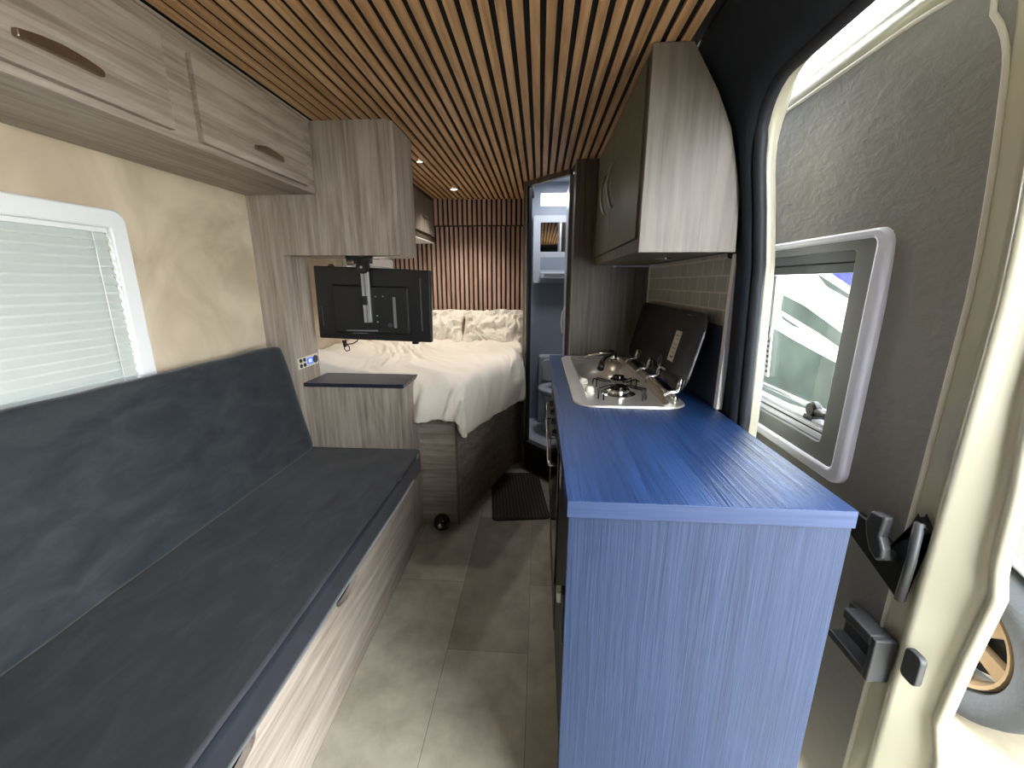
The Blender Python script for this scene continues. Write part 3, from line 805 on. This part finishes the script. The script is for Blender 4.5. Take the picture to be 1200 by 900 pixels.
put('drain', MB().lathe([(.028, 0), (.03, .003), (.02, .004)], (cx, cy, ZW-.124), 'z', 24), 'chrome', hob, auto=.6)
bx_, by_ = .312, 1.575
bn = put('burner', MB().lathe([(.062, 0), (.066, .004), (.05, .010), (.044, .010), (.044, .020), (.040, .024), (.006, .027)], (bx_, by_, ZW-.0115), 'z', 36), 'chrome', hob, auto=.5)
put('burner_cap', MB().lathe([(.033, 0), (.033, .007), (.028, .009), (.002, .009)], (bx_, by_, ZW+.0145), 'z', 32), 'gloss', bn, auto=.6)
for k in range(4):
    a = pi/4+k*pi/2; c_, s_ = cos(a), sin(a)
    pth = []
    for rr_, zz_ in ((.112, -.010), (.112, .026), (.108, .030), (.045, .030)):
        pth.append((bx_+c_*rr_-s_*.012, by_+s_*rr_*1.15+c_*.012, ZW+zz_))
    pth2 = [(p[0]+s_*.024, p[1]-c_*.024, p[2]) for p in reversed(pth)]
    tip = [(bx_+c_*.036, by_+s_*.036, ZW+.030)]
    put('pan_support', MB().tube(pth+tip+pth2, .0028, 8), 'gloss', hob, smooth=True)
for x_, y_ in ((.205, 1.60), (.195, 1.745)):
    put('knob', MB().lathe([(.019, 0), (.019, .012), (.013, .022), (.006, .024)], (x_, y_, ZW-.0115), 'z', 20), 'ivory', hob, auto=.6)
tp = put('tap', MB().lathe([(.024, 0), (.024, .01), (.017, .014), (.017, .045), (.013, .05)], (.40, 2.20, ZW+.001), 'z', 20)
         .tube([(.40, 2.20, ZW+.04), (.36, 2.10, ZW+.05), (.315, 2.0, ZW+.048), (.30, 1.95, ZW+.035)], [.011, .011, .011, .013], 12), 'chrome', hob, auto=.7)
put('tap_lever', MB().tube([(.40, 2.20, ZW+.055), (.34, 2.19, ZW+.05), (.24, 2.17, ZW+.03)], [.011, .009, .006], 10), 'chrome', tp, smooth=True)
put('tap_head', MB().tube([(.303, 1.962, ZW+.04), (.292, 1.925, ZW+.016)], [.014, .016], 12), 'black', tp, smooth=True)
put('burner', MB().lathe([(.035, 0), (.037, .004), (.027, .008), (.024, .018), (.004, .021)], (.36, 1.83, ZW-.0115), 'z', 28), 'gloss', hob, auto=.5)
# lid
LB = Vector((.5, 0, ZW+.03)); LT = Vector((.566, 0, 1.25)); dl = (LT-LB); Ll = dl.length; dn = dl.normalized(); nn_ = Vector((-dn.z, 0, dn.x))
def lidpt(y, s, off): return Vector((0, y, 0))+LB+dn*s+nn_*off
lid = MB(); o2 = rrect(1.41, 2.315, 0, Ll, .06, 8)
fa = [lid.bm.verts.new(lidpt(a, b, .003)) for a, b in o2]; fb_ = [lid.bm.verts.new(lidpt(a, b, -.003)) for a, b in o2]
lid.bm.faces.new(fa); lid.bm.faces.new(fb_[::-1])
for i in range(len(fa)): lid.bm.faces.new((fa[i], fa[(i+1) % len(fa)], fb_[(i+1) % len(fa)], fb_[i]))
ld = put('glass_lid', lid, plain('smoked_glass', sr(22, 22, 23), .12, spec=.6), hob)
e_ = MB()
e_.tube([lidpt(1.41, .06+k*.01*(Ll-.13)/.1, 0) for k in range(0, 11)], .0035, 6)
put('lid_edge', e_, 'mgrey', ld, smooth=True)
def lidquad(y0, y1, s0, s1, off=.0045, name='sticker', mat='paper'):
    m_ = MB(); P = [lidpt(y0, s0, off), lidpt(y1, s0, off), lidpt(y1, s1, off), lidpt(y0, s1, off)]; Q = [lidpt(y0, s0, off-.001), lidpt(y1, s0, off-.001), lidpt(y1, s1, off-.001), lidpt(y0, s1, off-.001)]
    m_.hexa(P+Q); return put(name, m_, mat, ld)
lidquad(1.60, 1.665, .085, .205)
for k, (a, b, s0, s1) in enumerate(((1.612, 1.65, .185, .188), (1.612, 1.64, .172, .174), (1.615, 1.655, .150, .152), (1.612, 1.648, .135, .138), (1.61, 1.655, .118, .120), (1.615, 1.645, .098, .106))):
    lidquad(a, b, s0, s1, .0052, 'print_line', 'dgrey')
lidquad(1.56, 1.61, .225+.045, .274, .0045, 'maker_mark', 'mgrey')
lidquad(1.645, 1.70, .04, .048, .0045, 'print_line', 'mgrey')
put('warning_ring', MB().tube([lidpt(1.745+.022*cos(2*pi*k/20), .065+.022*sin(2*pi*k/20), .004) for k in range(21)], .0018, 6), 'mgrey', ld, smooth=True)
put('hinge_rail', MB().tube([(.482, 1.42, ZW+.014), (.482, 2.25, ZW+.014)], .011, 12), 'chrome', hob, smooth=True)
for y_ in (1.44, 1.70, 1.86, 2.10):
    hg = MB()
    for dy in (-.006, .008):
        pth = [(.448, y_+dy, ZW+.008), (.45, y_+dy, ZW+.024), (.462, y_+dy, ZW+.034), (.478, y_+dy, ZW+.034), (.492, y_+dy, ZW+.036), lidpt(y_+dy, .03, .007)]
        hg.tube(pth, .0032, 8)
    put('hinge', hg, 'chrome', hob, smooth=True)
    put('hinge_pad', MB().tube([lidpt(y_+.004, .012, .008), lidpt(y_+.004, .052, .008)], .008, 10), 'chrome', hob, smooth=True)

# splashback
spl = thing('splashback', 'small grey brick tile splashback above the raised hob lid', 'splashback', (.6, 1.9, ZW))
put('tile_field', B(.600, .6035, 1.375, YK1, 1.215, 1.445), 'tiles', spl)
put('lower_panel', MB().prism([(.600, ZW+.001), (.604, ZW+.001), (.604, 1.2145), (.600, 1.2145)], 'y', 1.375, YK1), 'blue_x' if False else plain('slate_blue_panel', sr(62, 68, 82), .4), spl)
put('edge_trim', B(.594, .6125, 1.350, 1.3745, ZW+.001, 1.4385), plain('bright_white_trim', sr(246, 246, 244), .4), spl, bevel=.001)
put('corner_trim', B(.594, .5998, 2.37, 2.379, ZW+.001, 1.437), 'white', spl)

# ---- wall cabinet over the worktop
kw = thing('wall_cabinet', 'pale grey oak wall cabinet with olive grey doors over the worktop', 'cabinet', (.43, 1.8, 1.44))
endp = [(.292, 1.44), (.574, 1.44), (.566, 1.60), (.540, 1.70), (.520, 1.77), (.475, 1.86), (.398, ZC-.002), (.292, ZC-.002)]
put('end_panel', MB().prism(endp, 'y', 1.31, 1.328), 'light_z', kw, bevel=.001)
put('carcass', MB().prism([(.311, 1.4445), (.574, 1.4445), (.555, 1.66), (.52, 1.77), (.475, 1.86), (.398, ZC-.002), (.311, ZC-.002)], 'y', 1.3285, 2.378), 'dark_z', kw)
put('face_frame', MB().box(.296, .3105, 1.3285, 1.36, 1.445, ZC-.002).box(.296, .3105, 2.33, 2.378, 1.445, ZC-.002).box(.296, .3105, 1.36, 2.33, 1.9655, ZC-.002).box(.296, .3105, 1.36, 2.33, 1.4445, 1.482), 'dark_z', kw)
for y0, y1, hy, z0, z1 in ((1.365, 1.885, 1.835, 1.655, 1.82), (1.893, 2.325, 2.02, 1.655, 1.82)):
    d = put('door', B(.290, .3095, y0, y1, 1.486, 1.962), 'umber', kw, bevel=.0015)
    pth = [(.291, hy, z0), (.280, hy, z0+.006)]+[(.280-.016*sin(pi*k/10), hy, z0+.006+(z1-z0-.012)*k/10) for k in range(1, 10)]+[(.280, hy, z1-.006), (.291, hy, z1)]
    put('handle', MB().tube(pth, .006, 8), 'alu', d, smooth=True)
pl = put('puck_light', MB().lathe([(.03, 0), (.034, -.003), (.034, -.006), (.026, -.008), (.004, -.008)], (.47, 1.68, 1.444), 'z', 28), 'chrome', kw, auto=.6)

# ---- tall cabinet
tc = thing('tall_cabinet', 'tall dark grey oak cabinet standing behind the far end of the worktop', 'cabinet', (.4, 2.5, 0))
put('carcass', MB().prism([(.18, 2.381), (.598, 2.381), (.598, 2.66), (.24, 2.66), (.18, 2.575)], 'z', 0, 1.435), 'dark_z', tc)
put('upper_carcass', MB().prism([(.18, 2.381), (.40, 2.381), (.40, 2.66), (.24, 2.66), (.18, 2.575)], 'z', 1.435, ZC+.0078), 'dark_z', tc)
put('corner_strip', B(.176, .1795, 2.381, 2.40, .0, ZC-.003), 'grey_z', tc)

# ================================================================== BATHROOM
bs = .20
struct('wall_bathroom_left', B(-.113, -.089, 2.90, 3.50, 0, 2.18), 'bathw', 'pale bathroom side wall')
def bw():
    m = MB(); wall = [(-.09, 3.42), (.62, 3.42)]
    m.box(-.09, .62, 3.42, 3.44, bs, 1.93).box(-.09, .62, 3.42, 3.44, 2.02, 2.18).box(-.09, -.005, 3.42, 3.44, 1.93, 2.02).box(.45, .62, 3.42, 3.44, 1.93, 2.02)
    return m
struct('wall_bathroom_back', bw(), 'bathg', 'blue-grey bathroom back wall')
struct('wall_rear_gap', B(-.09, .62, 3.441, 3.555, 1.86, 1.925), 'bathw').name = 'window_sill_ledge'
struct('ceiling_bathroom', B(-.113, .62, 2.60, 3.5, 2.10, 2.12), 'bathw', 'white bathroom ceiling panel')
struct('floor_bathroom', MB().prism([(-.088, 2.90), (.20, 2.60), (.62, 2.66), (.62, 3.42), (-.088, 3.42)], 'z', .17, bs), 'bathw', 'raised white shower tray floor')
bdr = struct('door_2', loc=(.03, 2.72, 0), label='dark framed doorway to the raised bathroom')
dd = Vector((.275, -.31, 0)).normalized(); P0 = Vector((-.088, 2.885, 0)); nrm = Vector((dd.y, -dd.x, 0))
if nrm.y > 0: nrm = -nrm
def slab(a0, a1, b0, b1, z0, z1):
    p = [P0+dd*a0+nrm*b0, P0+dd*a1+nrm*b0, P0+dd*a1+nrm*b1, P0+dd*a0+nrm*b1]
    return MB().hexa([(v.x, v.y, z0) for v in p]+[(v.x, v.y, z1) for v in p])
put('door_frame', slab(-.012, .014, .0, .03, 0, ZC-.03), 'dark_z', bdr)
put('metal_strip', slab(.0142, .020, .004, .03, bs, ZC-.03), 'alu', bdr)
put('seal', slab(.0202, .034, -.005, .02, bs, ZC-.03), 'black', bdr)
put('header', slab(-.012, .40, .0, .03, ZC-.03, ZC+.0078), 'dark_z', bdr)
put('sill', slab(.0, .40, -.02, .03, bs-.02, bs+.015), 'dgrey', bdr)
put('riser', slab(-.012, .40, .0, .02, 0, bs-.02), 'blackm', bdr)
put('right_jamb', B(.158, .1795, 2.562, 2.585, bs, ZC-.03), 'mgrey', bdr)
# folded bathroom door handle on the cabinet side
put('door_leaf', B(.163, .1775, 2.59, 2.90, bs+.02, 1.93), 'bathw', bdr)
put('pull_handle', MB().tube([(.163, 2.63, 1.02), (.145, 2.63, 1.05), (.139, 2.63, 1.11), (.145, 2.63, 1.17), (.163, 2.63, 1.20)], .006, 8), 'white', bdr, smooth=True)
mc = thing('mirror_cabinet', 'white bathroom cabinet with a mirror and an open shelf', 'cabinet', (.18, 3.38, 1.35))
put('frame', MB().ring(rrect(-.06, .42, 1.35, 1.85, .015), rrect(-.005, .37, 1.585, 1.80, .006), 'y', 3.35, 3.36), 'bathw', mc)
put('shell', MB().box(-.06, -.045, 3.36, 3.42, 1.35, 1.85).box(.405, .42, 3.36, 3.42, 1.35, 1.85).box(-.06, .42, 3.36, 3.42, 1.835, 1.85).box(-.06, .42, 3.36, 3.42, 1.35, 1.362), 'bathw', mc)
put('mirror', B(-.006, .372, 3.357, 3.3585, 1.584, 1.801), 'mirror', mc)
put('shelf_recess', B(-.002, .36, 3.3485, 3.3497, 1.45, 1.545), 'bathg', mc)
put('shelf_tray', MB().box(0, .36, 3.30, 3.349, 1.385, 1.43), 'bathw', mc, bevel=.004)
put('tray_slot', MB().box(.03, .2, 3.298, 3.2995, 1.398, 1.418), 'mgrey', mc)
to = thing('toilet', 'pale cassette toilet in the bathroom beyond the kitchen', 'toilet', (.12, 3.1, bs))
put('pedestal', MB().lathe([(.12, 0), (.13, .02), (.11, .12), (.12, .25), (.16, .33)], (.17, 3.12, bs), 'z', 28), 'bathw', to, smooth=True)
put('seat', MB().lathe([(.10, .33), (.165, .33), (.175, .345), (.17, .36), (.10, .365)], (.17, 3.12, bs), 'z', 32, close=True), 'bathw', to, smooth=True)
put('lid', MB().prism(rrect(.03, .33, bs+.37, bs+.55, .04), 'y', 3.27, 3.30), 'bathw', to, bevel=.008)
put('cistern', MB().box(.0, .36, 3.305, 3.419, bs, bs+.57), 'bathw', to, bevel=.012)
put('flush_button', MB().lathe([(.018, 0), (.016, -.008)], (.06, 3.304, bs+.30), 'y', 16), 'chrome', to)
put('bathroom_lamp', B(0, .1, 3.0, 3.1, 2.085, 2.099), 'lamp_cool', thing('bathroom_lamp', 'small square lamp on the bathroom ceiling', 'light', (.05, 3.05, 2.085)))
lamp('AREA', 'bathroom_light', (.15, 3.0, 2.08), 3.5, (.97, .98, 1), .2)

# ================================================================== SIDE DOOR
def xd(z): return .80-.045*(max(0, z-1.3)/.45)**1.5
D1 = struct('door_1', loc=(.85, 1.4, -.1), label='side door slid open, its inner face lined in grey padded vinyl')
WY0, WY1, WZ0, WZ1 = 1.02, 1.82, .835, 1.478
zs = [-.1, 0, .15, .3, .45, .6, .75, WZ0+.01, 1.0, 1.15, 1.3, 1.4, WZ1-.01, 1.55, 1.62, 1.7, 1.78, 1.83, 1.855]
def door_skin(y0, y1, off, ztop, zb, holes=True, thick=.008):
    m = MB(); zz = [z for z in zs if zb <= z <= ztop]
    ys = [y0+(WY0+.01-y0)*k/3 for k in range(4)]+[WY0+.01+(WY1-.02-WY0)*k/5 for k in range(1, 6)]+[WY1-.01+(y1-WY1+.01)*k/3 for k in range(1, 4)]
    V = {}
    def vt(i, j, k):
        if (i, j, k) not in V: V[(i, j, k)] = m.bm.verts.new((xd(zz[j])+off+k*thick, ys[i], zz[j]))
        return V[(i, j, k)]
    for i in range(len(ys)-1):
        for j in range(len(zz)-1):
            yc, zc = (ys[i]+ys[i+1])/2, (zz[j]+zz[j+1])/2
            if holes and WY0 < yc < WY1 and WZ0 < zc < WZ1: continue
            for k in (0, 1): m.bm.faces.new((vt(i, j, k), vt(i+1, j, k), vt(i+1, j+1, k), vt(i, j+1, k)))
    return m
put('trim_panel', door_skin(.83, 2.05, 0, 1.855, -.1), 'vinyl', D1)
put('outer_skin', door_skin(.765, 2.10,   .055, 1.855, -.1, thick=.004), 'cream', D1)
# front edge frame: a rounded metal band with a stepped flange
def fy(z):  # outer edge of the band
    pts = [(-.2, .668), (.40, .680), (.47, .704), (.64, .694), (.80, .680), (.85, .692), (1.0, .700), (1.15, .717), (1.5, .725), (1.75, .735), (2.0, .76)]
    for (a, ya), (b, yb) in zip(pts, pts[1:]):
        if a <= z <= b: return ya+(yb-ya)*(z-a)/(b-a)
    return .66
def trimy(z): return .83 if z < 1.68 else .83+.10*((z-1.68)/.175)**2.5 if z < 1.855 else .93
rows = []; fl = []; pipe = []
for k in range(90):
    z = -.1+(1.955)*k/89; x_ = xd(z); e = fy(z)
    rows.append([(x_+.02, .86, z), (x_+.006, .845, z), (x_+.002, .83, z), (x_+.016, .815, z), (x_+.016, .795, z), (x_-.008, .778, z), (x_-.010, .770, z), (x_-.004, .763, z), (x_+.030, e+.028, z), (x_+.036, e+.022, z), (x_+.036, e+.016, z), (x_+.028, e+.010, z), (x_+.025, e+.002, z), (x_+.03, e-.006, z), (x_+.045, e-.004, z), (x_+.060, e+.03, z)])
    pipe.append((x_-.002, trimy(z)+.004, z))
put('front_frame', MB().grid(rows), 'cream', D1, smooth=True, solid=.002)
put('seam_piping', MB().tube([p for p in pipe if p[2] < 1.80]+[(xd(1.83)-.002, .865, 1.832), (xd(1.85)-.002, .93, 1.852), (xd(1.855)-.002, 1.02, 1.858), (xd(1.855)-.002, 2.05, 1.858)], .005, 8), 'sheet', D1, smooth=True)
# top frame
rows = []
for y in (.72, .8, .9, 1.1, 1.4, 1.8, 2.1):
    x_ = xd(1.855)
    rows.append([(x_+.01, y, 1.845), (x_, y, 1.868), (x_-.006, y, 1.874), (x_-.004, y, 1.895), (x_+.012, y, 1.905), (x_+.008, y, 1.915), (x_+.014, y, 1.93), (x_+.03, y, 1.94), (x_+.05, y, 1.935), (x_+.058, y, 1.84)])
put('top_frame', MB().grid(rows), 'cream', D1, smooth=True, solid=.002)
# window in the door
dw = put('window_frame', MB().ring(rrect(WY0, WY1, WZ0, WZ1, .04), rrect(WY0+.042, WY1-.04, WZ0+.035, WZ1-.022, .02), 'x', .778, .815), 'lilac', D1, bevel=.01, seg=3, auto=.8)
gi = MB().ring(rrect(WY0+.040, WY1-.038, WZ0+.033, WZ1-.020, .02), rrect(WY0+.105, WY1-.08, WZ0+.085, WZ1-.045, .015), 'x', .785, .80)
put('inner_frame', gi, 'mgrey', D1, bevel=.003, auto=.8)
put('cassette', MB().box(.789, .822, WY0+.10, WY1-.05, 1.405, WZ1-.03).box(.795, .822, WY0+.10, WY1-.05, 1.378, 1.405), 'dgrey', D1, bevel=.003)
put('reveal', MB().ring(rrect(WY0+.10, WY1-.075, WZ0+.08, WZ1-.04, .015), rrect(WY0+.112, WY1-.087, WZ0+.092, WZ1-.052, .012), 'x', .80, .86), 'mgrey', D1)
put('bottom_rail', MB().box(.798, .806, WY0+.10, WY1-.08, .92, .935).box(.798, .812, WY0+.10, WY1-.08, .942, .952).box(.800, .83, WY0+.10, WY1-.08, .955, .965), 'lilac', D1, bevel=.002)
put('rail_groove', MB().box(.803, .81, WY0+.10, WY1-.08, .936, .941), 'blackm', D1)
gp = put('glass', B(.845, .85, WY0+.09, WY1-.06, WZ0+.08, WZ1-.04), 'glass', D1)
st = MB().tube([(.838, WY0+.13, .985), (.838, WY1-.09, .985)], .008, 8)
put('glass_bar', st, 'alu', D1, smooth=True)
hn = MB().lathe([(.018, 0), (.024, -.006), (.024, -.02), (.018, -.026)], (.825, 1.212, .99), 'x', 20).tube([(.812, 1.212, .99), (.81, 1.16, .985)], [.014, .009], 10).box(.80, .84, 1.195, 1.235, .958, .972)
put('window_catch', hn, 'black', D1, auto=.7)
ps = MB().hexa([(.832, 1.515, 1.02), (.832, 1.545, 1.02), (.838, 1.545, 1.02), (.838, 1.515, 1.02), (.832, 1.555, 1.378), (.832, 1.60, 1.378), (.838, 1.60, 1.378), (.838, 1.555, 1.378)])
put('window_stay', ps, 'white', D1, bevel=.001)
hl = MB()
for k in range(8): hl.box(.8305, .8318, 1.522+k*.0022, 1.532+k*.0022, 1.035+k*.018, 1.043+k*.018)
put('stay_holes', hl, 'dgrey', D1)
put('stay_slider', MB().box(.824, .832, 1.53, 1.57, 1.16, 1.20), 'mgrey', D1, bevel=.002)
# rear edge crimp
rr_ = []
for k in range(60):
    z = -.1+1.98*k/59; w_ = .012*sin(z*28)
    rr_.append([(xd(z)-.06+.0, 1.40+w_, z), (xd(z)-.045, 1.42+w_, z)])
# lock catch
lc = put('door_latch', MB().prism([(.785, .868), (.805, .888), (.812, .86), (.802, .74), (.798, .685), (.816, .69), (.955, .742), (.975, .752), (.975, .80), (.95, .808), (.90, .802), (.85, .79)], 'x', .783, .799), 'black', D1, bevel=.003)
put('latch_rib', MB().tube([(.78, .795, .878), (.778, .790, .79), (.782, .797, .692)], .009, 8), 'dgrey', lc, smooth=True)
put('latch_lever', MB().prism([(.838, .862), (.878, .856), (.888, .825), (.878, .795), (.860, .765), (.838, .755), (.825, .77), (.827, .79), (.842, .812)], 'x', .750, .772), 'dgrey', lc, bevel=.006, seg=3)
put('lever_pivot', MB().lathe([(.012, 0), (.012, .03)], (.758, .837, .772), 'x', 14), 'dgrey', lc, smooth=True)
bk = put('stop_bracket', MB().box(.752, .80, .79, .805, .475, .587).box(.752, .80, .805, .89, .560, .587).box(.752, .80, .805, .92, .475, .495).box(.787, .80, .805, .92, .475, .58), 'dgrey', D1, bevel=.004, seg=3)
put('buffer', MB().prism(rrect(.722, .76, .540, .612, .012), 'x', .783, .797), 'dgrey', D1, bevel=.003)

# ================================================================== OUTSIDE
G = -.62
struct('ground', B(-12, 14, -10, 16, G-.1, G), 'ground', 'pale concrete ground outside the side door')
nbv = thing('motorhome', 'white motorhome with dark swoosh graphics parked outside', 'vehicle', (3.5, 4, G))
XM = 2.05
def ray(px, py): return rt*((px-600)/F)-up*((py-450)/F)+fw
def atx(px, py, X=XM):
    d = ray(px, py); t = X/d.x; return (d.y*t, CH+d.z*t)
MBODY = [(1.35, -.08), (7.6, -.08), (7.6, 2.5), (2.3, 2.5), (1.9, 2.3), (1.5, 1.9), (1.25, 1.2)]
arch = []
ya, za, ra = 1.75, -.22, .43
poly = [(1.25, -.22), (ya-ra, -.22)]+[(ya-ra*cos(pi*k/14), -.22+ra*sin(pi*k/14)) for k in range(1, 14)]+[(ya+ra, -.22), (7.6, -.22), (7.6, 2.5), (2.3, 2.5), (1.9, 2.2), (1.5, 1.6), (1.3, 1.0)]
put('body', MB().prism(poly, 'x', XM, XM+2.1), 'white_ext', nbv)
put('wheel_arch', MB().tube([(XM-.01, ya-ra*cos(pi*k/14), -.22+ra*sin(pi*k/14)) for k in range(0, 15)], .018, 8), 'silver', nbv, smooth=True)
put('grey_side_panel', MB().prism([(1.5, .20), (2.6, .20), (2.6, .62), (1.42, .62)], 'x', XM-.004, XM), 'silver', nbv)  # plain silver-grey panel above the wheel arch
def decal(pts, mat, off=.003):
    P = [atx(870+a/3.333, 290+b/3.333) for a, b in pts]
    put('graphic', MB().prism(P, 'x', XM-off, XM-off+.002), mat, nbv)
decal([(20, 90), (92, 112), (128, 165), (120, 205), (20, 150)], 'gr_dark')
decal([(160, 185), (240, 225), (330, 290), (470, 395), (470, 450), (400, 405), (300, 335), (150, 245)], 'gr_dark')
decal([(20, 275), (100, 300), (200, 360), (300, 415), (480, 510), (480, 700), (20, 560)], 'gr_dark')
decal([(290, 100), (470, 215), (470, 232), (330, 152)], 'gr_dark', .004)
decal([(330, 90), (480, 90), (480, 190), (447, 168)], 'gr_blue')
decal([(150, 262), (235, 320), (200, 308), (158, 280)], 'gr_dark')
decal([(20, 185), (60, 205), (108, 235), (104, 244), (45, 218), (20, 205)], 'gr_blue')
wc = (XM+.02, 1.75, -.235)
wh = put('tyre', MB().lathe([(.24, -.02), (.26, -.09), (.34, -.115), (.375, -.10), (.385, -.05), (.385, .06), (.3, .11), (.24, .1)], wc, 'x', 48, close=True), 'tyre', nbv, smooth=True)
rimb = MB().lathe([(.245, -.06), (.24, -.085), (.225, -.08), (.215, -.03), (.21, .02), (.24, .02)], wc, 'x', 40, close=True)
rimb.lathe([(.075, .0), (.085, -.045), (.04, -.06), (.002, -.06)], wc, 'x', 24)
for k in range(6):
    a = k*pi/3+.3; c_, s_ = cos(a), sin(a)
    rimb.hexa([(wc[0]+dx, wc[1]+c_*r_-s_*w_, wc[2]+s_*r_+c_*w_) for dx in (-.055, -.02) for r_, w_ in ((.06, -.028), (.22, -.04), (.22, .04), (.06, .028))])
put('wheel_rim', rimb, 'rim', nbv, auto=.6)
put('brake_disc', MB().lathe([(.19, .03), (.19, .04)], wc, 'x', 30), 'blackm', nbv)
